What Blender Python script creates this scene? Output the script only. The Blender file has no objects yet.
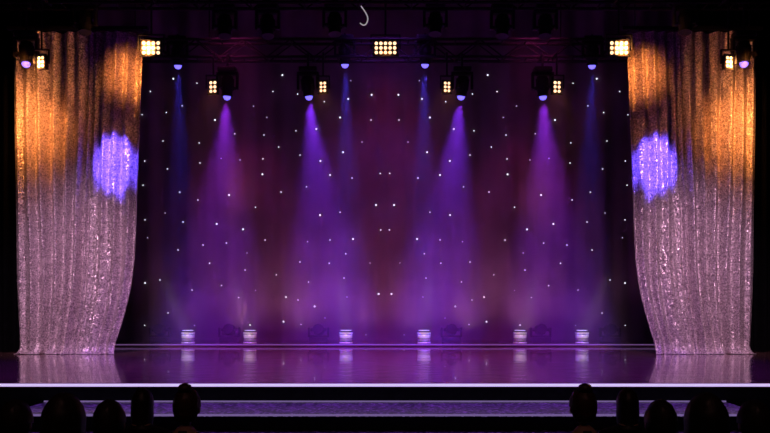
import bpy, bmesh, math, random
from mathutils import Vector, Matrix, noise
random.seed(7)
F=896.0; CX=385.0; HY=296.4; CH=0.9
FLOOR=-0.9
def P(px,py,D): return Vector(((px-CX)/F*D, D, CH+(HY-py)/F*D))
sc=bpy.context.scene
sc.view_settings.view_transform='Standard'
sc.view_settings.look='None'
col=sc.collection
# ---------------------------------------------------------------- materials
def newmat(name):
    m=bpy.data.materials.new(name); m.use_nodes=True
    nt=m.node_tree; b=nt.nodes.get('Principled BSDF'); return m,nt,b
def setp(b,**k):
    for kk,v in k.items():
        b.inputs[kk.replace('_',' ')].default_value=v
def simple(name,c,rough=0.5,metal=0.0,noise_amt=0.25,scale=20,bump=0.0,spec=0.5):
    m,nt,b=newmat(name)
    n=nt.nodes.new('ShaderNodeTexNoise'); n.inputs['Scale'].default_value=scale; n.inputs['Detail'].default_value=4
    tc=nt.nodes.new('ShaderNodeTexCoord'); nt.links.new(tc.outputs['Object'],n.inputs['Vector'])
    r=nt.nodes.new('ShaderNodeValToRGB')
    r.color_ramp.elements[0].position=.3; r.color_ramp.elements[1].position=.7
    r.color_ramp.elements[0].color=(*[x*(1-noise_amt) for x in c],1)
    r.color_ramp.elements[1].color=(*[min(1,x*(1+noise_amt)) for x in c],1)
    nt.links.new(n.outputs['Fac'],r.inputs['Fac']); nt.links.new(r.outputs['Color'],b.inputs['Base Color'])
    setp(b,Roughness=rough,Metallic=metal); b.inputs['Specular IOR Level'].default_value=spec
    if bump:
        bp=nt.nodes.new('ShaderNodeBump'); bp.inputs['Strength'].default_value=bump
        nt.links.new(n.outputs['Fac'],bp.inputs['Height']); nt.links.new(bp.outputs['Normal'],b.inputs['Normal'])
    return m
def emis(name,c,s):
    m,nt,b=newmat(name); setp(b,Roughness=.3)
    b.inputs['Base Color'].default_value=(*c,1)
    b.inputs['Emission Color'].default_value=(*c,1); b.inputs['Emission Strength'].default_value=s
    return m
M={}
M['black']=simple('black_paint',(.012,.012,.014),.75,0,.3,15,spec=.2)
M['casing']=simple('fixture_casing',(.012,.012,.015),.55,.0,.2,30,spec=.3)
M['truss']=simple('truss_metal',(.012,.010,.012),.7,.1,.2,25,spec=.2)
M['drape']=simple('black_velvet',(.003,.003,.004),.95,0,.3,8,spec=.03)
M['warm']=emis('warm_lamp',(1,.6,.34),2.0)
M['blue']=emis('blue_lens',(.17,.13,1),2.0)
M['star']=emis('star_led',(.85,.85,1),1.6)
M['star2']=emis('star_led_dim',(.75,.7,1),.7)
M['led']=emis('nosing_glow',(.58,.46,.80),1.15)  # emission stands in for light caught by the stage-edge nosing
M['ledr']=emis('led_strip_rear',(.3,.14,.42),.4)
M['nosing_dim']=emis('nosing_glow_dim',(.3,.2,.5),.5)  # weaker emission imitating light on the step nosings
M['can']=simple('white_enamel',(.8,.76,.76),.35,.1,.08,30)
M['skin']=simple('skin',(.5,.3,.22),.5,0,.08,30)
M['hair_d']=simple('hair_dark',(.03,.015,.012),.45,0,.5,60,.3)
M['hair_r']=simple('hair_auburn',(.07,.02,.013),.45,0,.4,60,.3)
M['cloth1']=simple('cloth_black',(.015,.015,.02),.9,0,.3,60,.2)
M['cloth2']=simple('cloth_grey',(.06,.06,.075),.9,0,.3,60,.2)
M['seat']=simple('seat_upholstery',(.03,.008,.012),.9,0,.3,60,.2)
M['wood']=simple('dark_wood',(.03,.015,.01),.5)
M['eye']=simple('eye',(.7,.7,.7),.2)
M['lip']=simple('lip',(.4,.12,.1),.5)
M['cable']=emis('glowing_cable',(.8,.75,.8),.35)  # faint emission stands in for light falling on the cable
def sequin():
    m,nt,b=newmat('sequin_fabric'); L=nt.links
    tc=nt.nodes.new('ShaderNodeTexCoord')
    v=nt.nodes.new('ShaderNodeTexVoronoi'); v.inputs['Scale'].default_value=66
    L.new(tc.outputs['Object'],v.inputs['Vector'])
    sub=nt.nodes.new('ShaderNodeVectorMath'); sub.operation='SUBTRACT'; sub.inputs[1].default_value=(.5,.5,.5)
    L.new(v.outputs['Color'],sub.inputs[0])
    s=nt.nodes.new('ShaderNodeVectorMath'); s.operation='SCALE'; s.inputs['Scale'].default_value=.72
    L.new(sub.outputs[0],s.inputs[0])
    g=nt.nodes.new('ShaderNodeNewGeometry')
    a=nt.nodes.new('ShaderNodeVectorMath'); a.operation='ADD'
    L.new(g.outputs['Normal'],a.inputs[0]); L.new(s.outputs[0],a.inputs[1])
    n=nt.nodes.new('ShaderNodeVectorMath'); n.operation='NORMALIZE'
    L.new(a.outputs[0],n.inputs[0]); L.new(n.outputs[0],b.inputs['Normal'])
    r=nt.nodes.new('ShaderNodeValToRGB')
    r.color_ramp.elements[0].color=(.24,.19,.23,1); r.color_ramp.elements[1].color=(1,.9,.96,1)
    sp=nt.nodes.new('ShaderNodeSeparateColor'); L.new(v.outputs['Color'],sp.inputs[0])
    L.new(sp.outputs[0],r.inputs['Fac']); L.new(r.outputs['Color'],b.inputs['Base Color'])
    setp(b,Roughness=.38,Metallic=.42)
    return m
M['sequin']=sequin()
def stagefloor():
    m,nt,b=newmat('lacquered_stage_boards'); L=nt.links
    tc=nt.nodes.new('ShaderNodeTexCoord')
    br=nt.nodes.new('ShaderNodeTexBrick'); br.inputs['Scale'].default_value=1
    br.inputs['Brick Width'].default_value=2.4; br.inputs['Row Height'].default_value=.6
    br.inputs['Mortar Size'].default_value=.006
    br.inputs['Color1'].default_value=(.22,.11,.11,1); br.inputs['Color2'].default_value=(.29,.15,.14,1)
    br.inputs['Mortar'].default_value=(.05,.03,.04,1)
    L.new(tc.outputs['Object'],br.inputs['Vector'])
    L.new(br.outputs['Color'],b.inputs['Base Color'])
    n=nt.nodes.new('ShaderNodeTexNoise'); n.inputs['Scale'].default_value=2.5; n.inputs['Detail'].default_value=6
    L.new(tc.outputs['Object'],n.inputs['Vector'])
    mr=nt.nodes.new('ShaderNodeMapRange'); mr.inputs['From Min'].default_value=.3; mr.inputs['From Max'].default_value=.7
    mr.inputs['To Min'].default_value=.02; mr.inputs['To Max'].default_value=.10
    L.new(n.outputs['Fac'],mr.inputs['Value']); L.new(mr.outputs[0],b.inputs['Roughness'])
    n2=nt.nodes.new('ShaderNodeTexNoise'); n2.inputs['Scale'].default_value=4; n2.inputs['Detail'].default_value=5
    L.new(tc.outputs['Object'],n2.inputs['Vector'])
    bp=nt.nodes.new('ShaderNodeBump'); bp.inputs['Strength'].default_value=.30; bp.inputs['Distance'].default_value=.05
    L.new(n2.outputs['Fac'],bp.inputs['Height']); L.new(bp.outputs['Normal'],b.inputs['Normal'])
    b.inputs['Specular IOR Level'].default_value=1.0
    b.inputs['Coat Weight'].default_value=.6; b.inputs['Coat Roughness'].default_value=.04
    return m
M['stage']=stagefloor()
def treadmat():
    m,nt,b=newmat('speckled_tread'); L=nt.links
    tc=nt.nodes.new('ShaderNodeTexCoord')
    v=nt.nodes.new('ShaderNodeTexVoronoi'); v.inputs['Scale'].default_value=38
    L.new(tc.outputs['Object'],v.inputs['Vector'])
    r=nt.nodes.new('ShaderNodeValToRGB'); r.color_ramp.elements[0].color=(.03,.02,.05,1); r.color_ramp.elements[1].color=(.7,.55,.8,1)
    r.color_ramp.elements[0].position=.55
    sp=nt.nodes.new('ShaderNodeSeparateColor'); L.new(v.outputs['Color'],sp.inputs[0])
    L.new(sp.outputs[0],r.inputs['Fac']); L.new(r.outputs['Color'],b.inputs['Base Color'])
    setp(b,Roughness=.3)
    return m
M['tread']=treadmat()
M['backdrop']=simple('star_cloth',(.18,.12,.16),.95,0,.35,.9,spec=.05)
# ---------------------------------------------------------------- mesh helpers
def obj(name,bm,mats,smooth=False,parent=None,loc=None,rot=None):
    me=bpy.data.meshes.new(name); bm.to_mesh(me); bm.free()
    for m in (mats if isinstance(mats,list) else [mats]): me.materials.append(m)
    if smooth:
        for p in me.polygons: p.use_smooth=True
    return place(name,me,parent,loc,rot)
def place(name,me,parent=None,loc=None,rot=None):
    o=bpy.data.objects.new(name,me); col.objects.link(o)
    if parent: o.parent=parent
    if loc is not None: o.location=loc
    if rot is not None: o.rotation_euler=rot
    return o
def empty(name,loc=(0,0,0),rot=(0,0,0)):
    o=bpy.data.objects.new(name,None); o.empty_display_size=.1; col.objects.link(o); o.location=loc; o.rotation_euler=rot; return o
def box(bm,x0,x1,y0,y1,z0,z1,mi=0,bev=0):
    r=bmesh.ops.create_cube(bm,size=1)
    vs=r['verts']
    for v in vs: v.co=Vector(((x0+x1)/2+v.co.x*(x1-x0),(y0+y1)/2+v.co.y*(y1-y0),(z0+z1)/2+v.co.z*(z1-z0)))
    fs=set(f for v in vs for f in v.link_faces)
    for f in fs: f.material_index=mi
    if bev:
        es=list(set(e for v in vs for e in v.link_edges))
        bmesh.ops.bevel(bm,geom=es,offset=bev,segments=2,affect='EDGES',profile=.5,material=mi)
def cyl(bm,a,b,r,r2=None,seg=12,mi=0,cap=True):
    a=Vector(a); b=Vector(b); d=b-a
    q=d.to_track_quat('Z','Y').to_matrix().to_4x4()
    mat=Matrix.Translation((a+b)/2)@q
    rr=bmesh.ops.create_cone(bm,cap_ends=cap,segments=seg,radius1=r,radius2=r if r2 is None else r2,depth=d.length,matrix=mat)
    for f in set(f for v in rr['verts'] for f in v.link_faces): f.material_index=mi
def sph(bm,c,r,mi=0,u=10,v=8,s=(1,1,1)):
    m=Matrix.Translation(c)@Matrix.Diagonal((s[0],s[1],s[2],1))
    rr=bmesh.ops.create_uvsphere(bm,u_segments=u,v_segments=v,radius=r,matrix=m)
    for f in set(f for v in rr['verts'] for f in v.link_faces): f.material_index=mi
    return rr['verts']
# ---------------------------------------------------------------- shell
def slab(name,x0,x1,y0,y1,z0,z1,m):
    bm=bmesh.new(); box(bm,x0,x1,y0,y1,z0,z1); return obj(name,bm,m)
slab('floor',-9,9,-3,18.6,FLOOR-.1,FLOOR,M['black'])
slab('ceiling',-9,9,-3,18.6,8.5,8.6,M['black'])
slab('wall_back',-9,9,18.6,18.8,FLOOR-.1,8.6,M['black'])
slab('wall_left',-9.2,-9,-3,18.8,FLOOR-.1,8.6,M['black'])
slab('wall_right',9,9.2,-3,18.8,FLOOR-.1,8.6,M['black'])
slab('wall_rear',-9.2,9.2,-3.2,-3,FLOOR-.1,8.6,M['black'])
bm=bmesh.new()
box(bm,-8.95,8.95,9.3,18.55,-.04,0,0)
box(bm,-8.95,8.95,9.36,18.55,FLOOR,-.04,1)
box(bm,-8.95,8.95,9.28,9.30,-.034,-.006,2)
obj('stage_platform',bm,[M['stage'],M['black'],M['led']])
bm=bmesh.new()
ys=[9.34,8.4,7.95,7.55,7.2]; zs=[-.2,-.36,-.54,-.72]
for i,z in enumerate(zs):
    w=3.55+.12*i
    box(bm,-w,w,ys[i+1]+.02,9.34,(zs[i+1] if i<3 else FLOOR),z-.03,0)
    box(bm,-w,w,ys[i+1],9.34,z-.03,z,1)
    box(bm,-w,w,ys[i+1]-.012,ys[i+1],z-.022,z-.002,2)
    if i==0: box(bm,-w,w,ys[i]-.02,ys[i],z+.001,z+.014,2)
obj('stage_steps',bm,[M['black'],M['tread'],M['nosing_dim']])
bm=bmesh.new()
box(bm,-4.9,4.9,16.0,17.48,.001,.05,0); box(bm,-4.9,4.9,15.985,16.0,.028,.048,1)
obj('rear_riser',bm,[M['stage'],M['ledr']])
bm=bmesh.new()
nx,nz=220,10; g=[]
for i in range(nx+1):
    x=-5.8+11.6*i/nx
    g.append([bm.verts.new((x,17.6+.05*math.sin(x*7)+.02*math.sin(x*17+1),.004+7.6*j/nz)) for j in range(nz+1)])
for i in range(nx):
    for j in range(nz): bm.faces.new((g[i][j],g[i+1][j],g[i+1][j+1],g[i][j+1]))
obj('star_backdrop',bm,M['backdrop'],True)
pts=[(264,135),(371,120),(200,163),(330,175),(362,142),(352,178),(229,195),(281,192),(165,213),(320,215),(183,222),(178,250),(203,245),(265,240),(330,240),(353,239),(370,263),(344,278),(286,297),(298,300),(347,297),(145,283),(160,280),(168,313),(245,270),(300,262),(192,290),(250,325),(325,318),(163,141),(215,120),(300,155),(240,160),(376,205)]
for k in range(62):   # even spread
    best=None;bd=-1
    for t in range(14):
        c=(random.uniform(142,381),random.uniform(75,338))
        d=min(math.hypot(c[0]-q[0],c[1]-q[1]) for q in pts)
        if d>bd: bd=d;best=c
    pts.append(best)
bm=bmesh.new()
for i,(a,b_) in enumerate(pts):
    for s in (0,1):
        x=a if s==0 else 770-a
        p=P(x,b_,17.51); big=(i%3==0)
        sph(bm,p,.0165 if big else .011,0 if i%4 else 1,8,6)
obj('star_lights',bm,[M['star'],M['star2']])
# ---------------------------------------------------------------- curtains
def lerp(tab,t):
    for (a,va),(b,vb) in zip(tab,tab[1:]):
        if t<=b: return va+(vb-va)*(t-a)/(b-a)
    return tab[-1][1]
edgeR=[(32,143),(100,141),(160,139),(220,137),(260,135),(290,131),(315,125),(335,119),(348,114),(356,118)]
edgeL=[(32,12),(200,15),(300,17),(350,18),(356,14)]
def curtain(sign):
    bm=bmesh.new(); nu,nv=460,150; g=[]
    rnd=random.Random(5)
    cs=[0]
    while cs[-1]<1: cs.append(cs[-1]+rnd.uniform(.035,.11))
    for i in range(nu+1):
        u=i/nu; colv=[]
        for j in range(nv+1):
            v=j/nv; py=32+(355.5-32)*v
            l=lerp(edgeL,py); r=(lerp(edgeR,py-6)+lerp(edgeR,py)+lerp(edgeR,py+6))/3 if py<350 else lerp(edgeR,py)
            px=l+(r-l)*u
            warp=min(.9999,max(0,u+.018*math.sin(v*3+u*9)+.012*noise.noise(Vector((u*4,v*3,1)))))
            for k in range(len(cs)-1):
                if cs[k]<=warp<cs[k+1]:
                    ph=k+(warp-cs[k])/(cs[k+1]-cs[k]); ww=cs[k+1]-cs[k]
            amp=ww*(.5+.6*noise.noise(Vector((u*5,v*1.2,2))))
            if u>.6: amp*=.7
            y=amp*math.cos(ph*2*math.pi)+.03*math.sin(u*21+v*2)
            y+=.010*math.sin(u*110+2*math.sin(v*3))*(.5+noise.noise(Vector((u*6,v*3,9))))
            y+=.04*noise.noise(Vector((u*7,v*2,7)))+.022*noise.noise(Vector((u*34,v*3,3)))
            fl=max(0,(v-.96)/.04); y-=fl*fl*(.10+.05*math.sin(u*40))
            p=P(px,py,14.0); z=p.z
            if j==nv: z=.006
            z=max(z,.006)
            colv.append(bm.verts.new((sign*abs(p.x),14.0+y,z)))
        g.append(colv)
    for i in range(nu):
        for j in range(nv): bm.faces.new((g[i][j],g[i][j+1],g[i+1][j+1],g[i+1][j]))
    obj('sequin_curtain',bm,M['sequin'],True)
curtain(-1); curtain(1)
for s in (-1,1):
    bm=bmesh.new(); g=[]
    for i in range(161):
        x=5.72+3.1*i/160
        g.append([bm.verts.new((s*x,14.45+.09*math.sin(i*.55),z)) for z in (.004,3,7.6)])
    for i in range(160):
        for j in range(2): bm.faces.new((g[i][j],g[i+1][j],g[i+1][j+1],g[i][j+1]))
    obj('masking_drape',bm,M['drape'],True)
    bm=bmesh.new(); a=P(8,30,14); b=P(148,30,14)
    x0,x1=sorted((s*abs(a.x),s*abs(b.x)))
    box(bm,x0,x1,13.95,14.05,5.06,5.11)
    for k in range(12):
        x=x0+(x1-x0)*(k+.5)/12; cyl(bm,(x,14,5.035),(x,14,5.07),.015)
    for x in (x0+.2,x1-.2): cyl(bm,(x,14,5.08),(x,14,8.5),.01,seg=6)
    obj('curtain_track',bm,M['casing'])
# ---------------------------------------------------------------- truss
def truss(y,z,h=.3,x=8.8):
    bm=bmesh.new()
    for dy in (-h/2,h/2):
        for dz in (0,h): cyl(bm,(-x,y+dy,z+dz),(x,y+dy,z+dz),.025,seg=8)
    n=int(2*x/.4)
    for i in range(n):
        a=-x+2*x*i/n; b=-x+2*x*(i+1)/n
        for dy in (-h/2,h/2):
            cyl(bm,(a,y+dy,z if i%2 else z+h),(b,y+dy,z+h if i%2 else z),.012,seg=6)
        cyl(bm,(a,y-h/2,z),(a,y+h/2,z),.012,seg=6); cyl(bm,(a,y-h/2,z+h),(a,y+h/2,z+h),.012,seg=6)
    for i in range(5):
        a=-6+3*i; cyl(bm,(a,y,z+h),(a,y,8.5),.012,seg=6)
    obj('lighting_truss',bm,M['truss'])
TR={ 'A':(13.4,5.25), 'B':(15.3,4.95), 'C':(11.6,5.95)}
for k in TR: truss(*TR[k])
# ---------------------------------------------------------------- fixtures
def m_head():
    bm=bmesh.new()
    cyl(bm,(0,0,-.02),(0,0,.16),.085,.11,20); cyl(bm,(0,0,.16),(0,0,.28),.11,.085,20); cyl(bm,(0,0,-.05),(0,0,-.02),.095,.095,20)
    for k in range(8):
        a=k*math.pi/4; box(bm,math.cos(a)*.1-.008,math.cos(a)*.1+.008,math.sin(a)*.1-.008,math.sin(a)*.1+.008,.05,.24)
    cyl(bm,(-.15,0,.1),(.15,0,.1),.03,seg=12)
    me=bpy.data.meshes.new('head'); bm.to_mesh(me); bm.free(); me.materials.append(M['casing']); return me
def m_lens():
    bm=bmesh.new(); sph(bm,(0,0,-.055),.062,0,16,12,(1,1,.95))
    me=bpy.data.meshes.new('lens'); bm.to_mesh(me); bm.free(); me.materials.append(M['blue']); 
    for p in me.polygons: p.use_smooth=True
    return me
def m_yoke():
    bm=bmesh.new()
    for s in (-1,1): box(bm,s*.165-.02,s*.165+.02,-.05,.05,-.04,.22,0,.01)
    box(bm,-.185,.185,-.06,.06,.2,.25,0,.012)
    box(bm,-.15,.15,-.11,.11,.25,.33,0,.015)
    me=bpy.data.meshes.new('yoke'); bm.to_mesh(me); bm.free(); me.materials.append(M['casing']); return me
HEAD,LENS,YOKE=m_head(),m_lens(),m_yoke()
def spot(parent,loc,target,colr,W,ang,blend=.6,size=.05,name='lamp'):
    l=bpy.data.lights.new(name,'SPOT'); l.color=colr; l.energy=W; l.spot_size=math.radians(ang); l.spot_blend=blend; l.shadow_soft_size=size
    o=bpy.data.objects.new(name,l); col.objects.link(o)
    d=Vector(target)-Vector(loc)
    if parent: o.parent=parent; o.location=Vector(loc)-parent.location
    else: o.location=loc
    o.rotation_euler=d.to_track_quat('-Z','Y').to_euler(); return o
def moving_head(p,target,colr,W,ang,blend=.6,ty=None,tz=None,lit=True,size=.05):
    p=Vector(p); d=(Vector(target)-p).normalized()
    pivot=p-d*.16
    e=empty('moving_head_spotlight',pivot)
    place('yoke',YOKE,e)
    h=place('head',HEAD,e); q=(-d).to_track_quat('Z','Y'); h.rotation_mode='QUATERNION'; h.rotation_quaternion=q
    h.location=q@Vector((0,0,-.1))
    if lit:
        l=place('lens',LENS,e); l.rotation_mode='QUATERNION'; l.rotation_quaternion=q; l.location=h.location
    bm=bmesh.new()
    if tz is not None:
        top=tz-pivot.z; dy=ty-pivot.y
        cyl(bm,(0,0,.33),(0,0,max(top,.36)),.02,seg=8)
        cyl(bm,(0,0,max(top,.36)),(0,dy,max(top,.36)),.02,seg=8)
        box(bm,-.04,.04,dy-.04,dy+.04,top-.04,top+.04)
    obj('clamp',bm,M['casing'],parent=e)
    if W: spot(e,p+d*.06,target,colr,W,ang,blend,size)
    return e
def grid_light(p,cols,rows,target,W,ang,ty,tz,cs=.056,name='blinder_light_panel',colr=(1,.33,.07),yaw=0,bl=.9):
    p=Vector(p); e=empty(name,p)
    bm=bmesh.new(); w=cols*cs/2+.015; h=rows*cs/2+.015
    box(bm,-w,w,0,.07,-h,h,0,.008)
    box(bm,-w-.01,w+.01,-.012,.02,h-.004,h+.006); box(bm,-w-.01,w+.01,-.012,.02,-h-.006,-h+.004)
    for i in range(5): box(bm,-w*.8,w*.8,.07,.1,-h*.8+i*h*.4-.004,-h*.8+i*h*.4+.004)
    obj('housing',bm,M['casing'],parent=e,rot=(0,0,yaw))
    bm=bmesh.new()
    for i in range(cols):
        for j in range(rows):
            sph(bm,(-w+.015+cs*(i+.5),-.006,-h+.015+cs*(j+.5)),cs*.38,0,10,8,(1,.35,1))
    obj('lamp_cells',bm,M['warm'],parent=e,rot=(0,0,yaw))
    bm=bmesh.new()
    for s in (-1,1): box(bm,s*(w+.03)-.008,s*(w+.03)+.008,.0,.05,-.02,h+.08)
    box(bm,-w-.038,w+.038,.0,.05,h+.07,h+.085)
    top=tz-p.z; cyl(bm,(0,.025,h+.08),(0,.025,max(top,h+.1)),.015,seg=8); cyl(bm,(0,.025,max(top,h+.1)),(0,ty-p.y,max(top,h+.1)),.02,seg=8)
    obj('bracket',bm,M['casing'],parent=e)
    if W: spot(e,p+Vector((0,-.08,0)),target,colr,W,ang,bl,.08)
    return e
tA=TR['A']; tB=TR['B']; tC=TR['C']
VI=(.21,.025,.95); PU=(.30,.025,.85); BL=(.08,.05,1.0)
for s in (-1,1):
    def X(px): return px if s<0 else 770-px
    def Pm(px,py,D): return P(X(px),py,D)
    moving_head(Pm(227,97,15.0),Pm(216,345,15.3),PU,2500,36,1,tB[0],tB[1])
    moving_head(Pm(309,97,15.0),Pm(335,345,15.3),VI,3200,34,1,tB[0],tB[1])
    moving_head(Pm(345,65,15.3),Pm(350,345,16.0),BL,2400,17,1,tB[0],tB[1]+.3)
    moving_head(Pm(178,66,15.3),Pm(184,345,16.0),BL,1500,17,1,tB[0],tB[1]+.3)
    moving_head(Pm(26,64,13.3),Pm(20,300,12.5),BL,60,18,.8,tA[0],tA[1])
    grid_light(Pm(151,48,13.0),4,3,Pm(128,70,14.0),200,100,tA[0],tA[1],cs=.07)
    grid_light(Pm(41,62,13.0),2,3,Pm(30,110,14.0),230,88,tA[0],tA[1],cs=.06,yaw=s*.3)
    grid_light(Pm(213,87,14.9),2,3,Pm(213,300,13),30,80,tB[0],tB[1],cs=.07,yaw=s*.2)
    grid_light(Pm(323,87,14.9),2,3,Pm(323,300,13),30,80,tB[0],tB[1],cs=.062,yaw=s*.2)
    for (px,py,D,t) in ((85,18,13.4,tA),(225,22,13.4,tA),(268,22,13.4,tA),(335,20,13.4,tA)):
        moving_head(Pm(px,py+15,D),Pm(px+6,300,D-1),BL,0,10,.5,t[0],t[1]+.1,lit=False)
    src=Vector((s*4.3,11.3,5.45)); moving_head(src,Pm(114,160,13.95),(.14,.075,1),5200,12.5,.75,tC[0],tC[1]+.05,size=.02)
    spot(None,(s*5.5,11.9,4.9),Pm(38,125,14),(1,.28,.05),500,28,1,.15,'curtain_key_lamp')
    spot(None,(s*4.2,11.9,5.2),Pm(130,75,14),(1,.28,.05),480,22,1,.15,'curtain_key_lamp')
    spot(None,(s*3.6,7.6,6.4),(s*4.9,14,1.0),(1,.54,.76),1950,25,1,.3,'foh_wash_lamp')
    spot(None,(s*2.2,11.6,5.7),(s*1.9,11.6,0),(.34,.05,1),1700,80,1,.15,'added_floor_wash')  # added violet spot without a fixture, brightens the stage floor
grid_light(P(385.5,48,13.3),5,3,P(385,300,13),60,80,tA[0],tA[1],cs=.068)
spot(None,(0,13.9,5.2),(0,14.6,0),(1,.05,.08),600,80,1,.15,'added_floor_wash')  # added red spot without a fixture, reddens the floor near the riser
def wash(x,y,z,t,c,W,a,b=1): spot(None,(x,y,z),t,c,W,a,b,.2,'added_wash')  # added spots without fixtures, tint the backdrop and haze
wash(0,14.2,6.6,(0,17.5,1.7),(.34,.06,1),340,50)
for s in (-1,1):
    wash(s*2.5,14.2,6.4,(s*2.8,17.5,2.3),(.85,.06,.42),360,36)
    wash(s*.5,16.9,.3,(s*.5,17.5,1.6),(.9,.34,.75),17,145)  # added low uplights, unseen, brighten the bottom of the backdrop
    wash(s*1.6,16.9,.3,(s*1.6,17.5,1.6),(.9,.34,.72),22,145)
    wash(s*2.7,16.9,.3,(s*2.7,17.5,1.6),(.92,.34,.65),22,145)
    wash(s*3.8,16.9,.3,(s*3.8,17.5,1.6),(.88,.28,.62),8,145)
# ---------------------------------------------------------------- floor lights on the riser
def can(px):
    b=P(px,343.4,16.2); e=empty('stage_uplight_can',(b.x,16.2,.05))
    bm=bmesh.new()
    cyl(bm,(0,0,0),(0,0,.03),.12,.12,28); cyl(bm,(0,0,.03),(0,0,.21),.11,.125,28); 
    obj('body',bm,M['can'],True,e)
    bm=bmesh.new()
    for z in (.035,.085,.165): cyl(bm,(0,0,z),(0,0,z+.008),.120+.03*z,None,28)
    cyl(bm,(0,0,.21),(0,0,.232),.132,.132,28); obj('bands',bm,M['casing'],False,e)
    bm=bmesh.new(); cyl(bm,(0,0,.233),(0,0,.238),.1,.1,24); obj('lens',bm,M['star2'],False,e)
    spot(e,(b.x,13.2,1.9),(b.x,16.2,.17),(1,.85,.8),330,6,.6)  # added unseen spot in front that brightens the can, not its own beam
for px in (188,250,346): can(px); can(770-px)
def floor_head(px):
    b=P(px,343,16.6); e=empty('floor_moving_head',(b.x,16.75,.05))
    bm=bmesh.new(); box(bm,-.17,.17,-.13,.13,0,.09,0,.015); obj('base',bm,M['casing'],parent=e)
    bm=bmesh.new()
    for s in (-1,1): box(bm,s*.18-.02,s*.18+.02,-.05,.05,.1,.27,0,.01)
    box(bm,-.2,.2,-.06,.06,.09,.12,0,.01); obj('yoke',bm,M['casing'],parent=e)
    place('head',HEAD,e,(0,-.1,.24),(math.radians(262),0,0))
for px in (158,228,318): floor_head(px); floor_head(770-px)
cu=bpy.data.curves.new('rigging_cable','CURVE'); cu.dimensions='3D'; cu.bevel_depth=.010
spn=cu.splines.new('NURBS'); cp=[(361,6),(364,10),(368,16),(368,22),(364,27),(360,23)]
spn.points.add(len(cp)-1)
for i,(a,b) in enumerate(cp): q=P(a,b,13.2); spn.points[i].co=(q.x,q.y,q.z,1)
spn.use_endpoint_u=True; cu.materials.append(M['cable'])
col.objects.link(bpy.data.objects.new('rigging_cable',cu))
# ---------------------------------------------------------------- haze (thin, with low-lying billowing fog layers)
def haze(name,ztop,dens,inset=0,rough=.0,seed=0):
    bm=bmesh.new(); x0,x1,y0,y1=-5.6+inset,5.6-inset,14.4+inset,17.5-inset*.1; z0=.055+inset*.05
    NX,NY=64,20; T=[];B=[]
    for i in range(NX+1):
        T.append([]);B.append([])
        for j in range(NY+1):
            x=x0+(x1-x0)*i/NX; y=y0+(y1-y0)*j/NY
            h=ztop+rough*(noise.noise(Vector((abs(x)*.8,y*1.1,seed)))*1.3+.5*noise.noise(Vector((abs(x)*2.2,y*2.5,seed+5))))
            T[i].append(bm.verts.new((x,y,max(z0+.1,h)))); B[i].append(bm.verts.new((x,y,z0)))
    for i in range(NX):
        for j in range(NY):
            bm.faces.new((T[i][j],T[i+1][j],T[i+1][j+1],T[i][j+1])); bm.faces.new((B[i][j],B[i][j+1],B[i+1][j+1],B[i+1][j]))
    for i in range(NX):
        bm.faces.new((B[i][0],B[i+1][0],T[i+1][0],T[i][0])); bm.faces.new((T[i][NY],T[i+1][NY],B[i+1][NY],B[i][NY]))
    for j in range(NY):
        bm.faces.new((T[0][j],T[0][j+1],B[0][j+1],B[0][j])); bm.faces.new((B[NX][j],B[NX][j+1],T[NX][j+1],T[NX][j]))
    m=bpy.data.materials.new(name); m.use_nodes=True; nt=m.node_tree; nt.nodes.remove(nt.nodes['Principled BSDF'])
    v=nt.nodes.new('ShaderNodeVolumeScatter'); v.inputs['Density'].default_value=dens
    v.inputs['Color'].default_value=(1,.92,.96,1)
    nt.links.new(v.outputs[0],nt.nodes['Material Output'].inputs['Volume'])
    obj(name,bm,m,True)
haze('stage_haze',5.1,.036,rough=.3)
haze('low_fog',1.9,.03,.15,1.2,3)
haze('low_fog',1.0,.06,.35,.8,11)
# ---------------------------------------------------------------- audience
def bake(o):
    dg=bpy.context.evaluated_depsgraph_get(); dg.update()
    me=bpy.data.meshes.new_from_object(o.evaluated_get(dg)); bpy.data.objects.remove(o); return me
def skin(verts,edges,rad,lv=2):
    me=bpy.data.meshes.new('sk'); me.from_pydata(verts,edges,[]); o=bpy.data.objects.new('sk',me); col.objects.link(o)
    md=o.modifiers.new('s','SKIN'); md.use_smooth_shade=True
    sv=me.skin_vertices[0].data
    for i,r in enumerate(rad):
        sv[i].radius=(r,r) if not isinstance(r,tuple) else r
        sv[i].use_root=(i==0)
    s=o.modifiers.new('u','SUBSURF'); s.levels=lv; s.render_levels=lv
    return bake(o)
def body_mesh():
    V=[(0,0,.53),(0,-.03,.70),(0,-.03,.88),(0,-.01,1.0),(0,.0,1.10)]; E=[(0,1),(1,2),(2,3),(3,4)]; R=[(.15,.12),(.13,.11),(.155,.12),(.085,.075),(.05,.05)]
    for s in (-1,1):
        n=len(V)
        V+=[(s*.11,-.02,.98),(s*.195,-.02,.965),(s*.24,.02,.70),(s*.11,.25,.64)]; R+=[.085,.068,.048,.028]; E+=[(2,n),(n,n+1),(n+1,n+2),(n+2,n+3)]
        n=len(V)
        V+=[(s*.10,.06,.53),(s*.13,.46,.52),(s*.13,.47,.12),(s*.135,.49,.05),(s*.14,.62,.035)]; R+=[.095,.062,.042,.042,.032]
        E+=[(0,n),(n,n+1),(n+1,n+2),(n+2,n+3),(n+3,n+4)]
    return skin(V,E,R)
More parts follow.
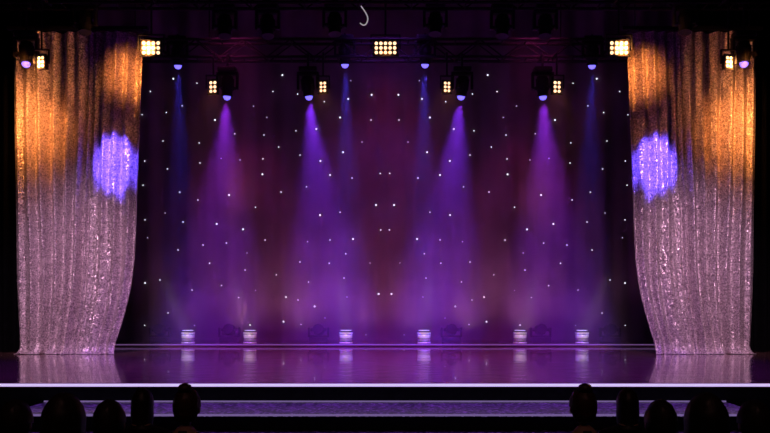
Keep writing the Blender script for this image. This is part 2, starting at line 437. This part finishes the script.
def hand_mesh(s):
    w=Vector((s*.11,.25,.64)); V=[tuple(w),(s*.085,.32,.625)]; E=[(0,1)]; R=[(.026,.018),(.036,.014)]
    for k,(off,ln) in enumerate(((-.03,.07),(-.01,.08),(.011,.076),(.031,.058))):
        n=len(V); bx=s*(.085)-off*1.0
        V+=[(bx,.35,.622),(bx-s*.004,.35+ln*.5,.615),(bx-s*.008,.35+ln*.85,.595)]; R+=[.0095,.0085,.007]; E+=[(1,n),(n,n+1),(n+1,n+2)]
    n=len(V); V+=[(s*.055,.30,.618),(s*.035,.335,.61),(s*.03,.365,.602)]; R+=[.011,.010,.008]; E+=[(0,n),(n,n+1),(n+1,n+2)]
    return skin(V,E,R,1)
HC=Vector((0,.025,1.2))
def head_bm(mi):
    bm=bmesh.new()
    vs=sph(bm,(0,0,0),1,mi['skin'],32,24)
    for v in vs:
        x,y,z=v.co; 
        nx=x*.076; ny=y*.095; nz=z*.118
        if z<0: k=1+z*.38; nx*=k; ny*=(1+z*.12)
        if y>0 and z<.25: ny=min(ny,.086+.01*max(0,-z))
        nose=math.exp(-((x/.16)**2)-((z+.18)/.22)**2)
        if y>.5: ny+=.022*nose; 
        for sx in (-1,1):
            ny-=.012*math.exp(-(((x-sx*.38)/.2)**2)-((z-.05)/.13)**2) if y>.5 else 0
        v.co=HC+Vector((nx,ny,nz))
    for s in (-1,1):
        sph(bm,HC+Vector((s*.078,-.005,-.01)),.03,mi['skin'],10,8,(.35,.7,1))
        sph(bm,HC+Vector((s*.03,.076,.004)),.012,mi['eye'],10,8)
        sph(bm,HC+Vector((s*.03,.0865,.004)),.005,mi['hair'],8,6)
        sph(bm,HC+Vector((s*.03,.086,.026)),.016,mi['hair'],8,6,(1,.3,.18))
    sph(bm,HC+Vector((0,.088,-.062)),.022,mi['lip'],12,8,(1,.3,.28))
    return bm
def hair_into(bm,kind,mi):
    vs=sph(bm,(0,0,0),1,mi['hair'],64,40)
    kill=[]
    for v in vs:
        x,y,z=v.co; a=math.atan2(x,-y)
        r=1+.018*math.sin(a*34+4*z)+.03*noise.noise(Vector((x*3,y*3,z*3+len(kind))))
        nx,ny,nz=x*.088*r,y*.106*r-.006,z*.128*r+.006
        low={'bun':-.75,'short':-.6,'long':-2}[kind]
        if z<-.3 and kind!='long': ny-=.004; nx*=1+.1*z
        if y>.35 and z<.45: kill.append(v)
        elif y>-.1 and z<-.05 and kind!='long': kill.append(v)
        elif z<low: kill.append(v)
        if kind=='long' and z<0:
            nz=z*.128-(-z)**1.2*.17; nx*=1+.25*(-z); ny=min(ny,0.03)-.02*(-z)
            if z<-.6: nx=x*.088*1.25+ (x*.05); ny=-abs(y)*.11-.05 if y<0.2 else 0.0
        v.co=HC+Vector((nx,ny,nz))
    bmesh.ops.delete(bm,geom=kill,context='VERTS')
    if kind=='bun':
        vs=sph(bm,(0,0,0),1,mi['hair'],32,20)
        for v in vs:
            x,y,z=v.co; a=math.atan2(z,x); r=.046*(1+.06*math.sin(a*9+5*y))
            v.co=HC+Vector((x*r,-.045+y*r*.9,.125+z*r*.75))
def person_mesh(kind,hair,cloth):
    mats=[cloth,M['skin'],hair,M['eye'],M['lip'],M['black']]
    mi=dict(cloth=0,skin=1,hair=2,eye=3,lip=4)
    bm=bmesh.new(); bm.from_mesh(body_mesh())
    for f in bm.faces:
        c=f.calc_center_median(); f.material_index=0
        if c.z>1.05 : f.material_index=1
        if c.z<.08: f.material_index=5
    for s in (-1,1):
        t=bmesh.new(); t.from_mesh(hand_mesh(s))
        for f in t.faces: f.material_index=1
        tm=bpy.data.meshes.new('t'); t.to_mesh(tm); t.free(); bm.from_mesh(tm)
    h=head_bm(mi); tm=bpy.data.meshes.new('t'); h.to_mesh(tm); h.free(); bm.from_mesh(tm)
    h=bmesh.new(); hair_into(h,kind,mi); tm=bpy.data.meshes.new('t'); h.to_mesh(tm); h.free(); bm.from_mesh(tm)
    me=bpy.data.meshes.new('audience_member_'+kind); bm.to_mesh(me); bm.free()
    for m_ in mats: me.materials.append(m_)
    for p in me.polygons: p.use_smooth=True
    return me
PM={'bun':person_mesh('bun',M['hair_r'],M['cloth2']),'long':person_mesh('long',M['hair_d'],M['cloth1']),'short':person_mesh('short',M['hair_d'],M['cloth1'])}
TOP={'bun':1.36,'long':1.334,'short':1.334}
bm=bmesh.new()
box(bm,-.22,.22,-.2,.24,.37,.43,0,.02); 
box(bm,-.21,.21,-.24,-.19,.45,.86,0,.02)
for sx in (-1,1):
    cyl(bm,(sx*.2,.2,0),(sx*.19,.19,.38),.014,.016,8,1); cyl(bm,(sx*.2,-.24,0),(sx*.19,-.215,.6),.014,.016,8,1)
cyl(bm,(-.19,-.2,.3),(.19,-.2,.3),.01,None,8,1); cyl(bm,(-.195,.19,.3),(.195,.19,.3),.01,None,8,1)
CH_ME=bpy.data.meshes.new('auditorium_chair'); bm.to_mesh(CH_ME); bm.free(); CH_ME.materials.append(M['seat']); CH_ME.materials.append(M['wood'])
for (px,py,D,k,rz) in ((186,383,5.4,'bun',-.1),(142,388,6.3,'long',.1),(108,400,4.65,'short',0),(62,393,3.85,'long',.05),(14,400,4.6,'short',-.1)):
    for s in (-1,1):
        p=P(px if s<0 else 770-px,py,D); sc_=(p.z-FLOOR)/TOP[k]
        o=place('audience_member',PM[k],None,(p.x,D,FLOOR),(0,0,rz*-s)); o.scale=(sc_*-s,sc_,sc_)
        c=place('auditorium_chair',CH_ME,None,(p.x,D,FLOOR),(0,0,rz*-s)); c.scale=(sc_,)*3
for s in (-1,1): spot(None,(s*1.2,1.5,5.5),(s*1.7,5.6,0),(1,.45,.4),30,60,1,.3,'added_audience_fill')  # added unseen spots that warm the audience's hair from behind
# ---------------------------------------------------------------- world + camera
w=bpy.data.worlds.new('World'); sc.world=w; w.use_nodes=True
w.node_tree.nodes['Background'].inputs[0].default_value=(.01,.005,.015,1); w.node_tree.nodes['Background'].inputs[1].default_value=.1
cd=bpy.data.cameras.new('camera'); cam=bpy.data.objects.new('camera',cd); col.objects.link(cam)
cam.location=(0,0,CH); cam.rotation_euler=(math.radians(90),0,0); cd.lens=F/770*36; cd.sensor_width=36; cd.shift_y=(HY-216.5)/770
cd.clip_end=100; sc.camera=cam
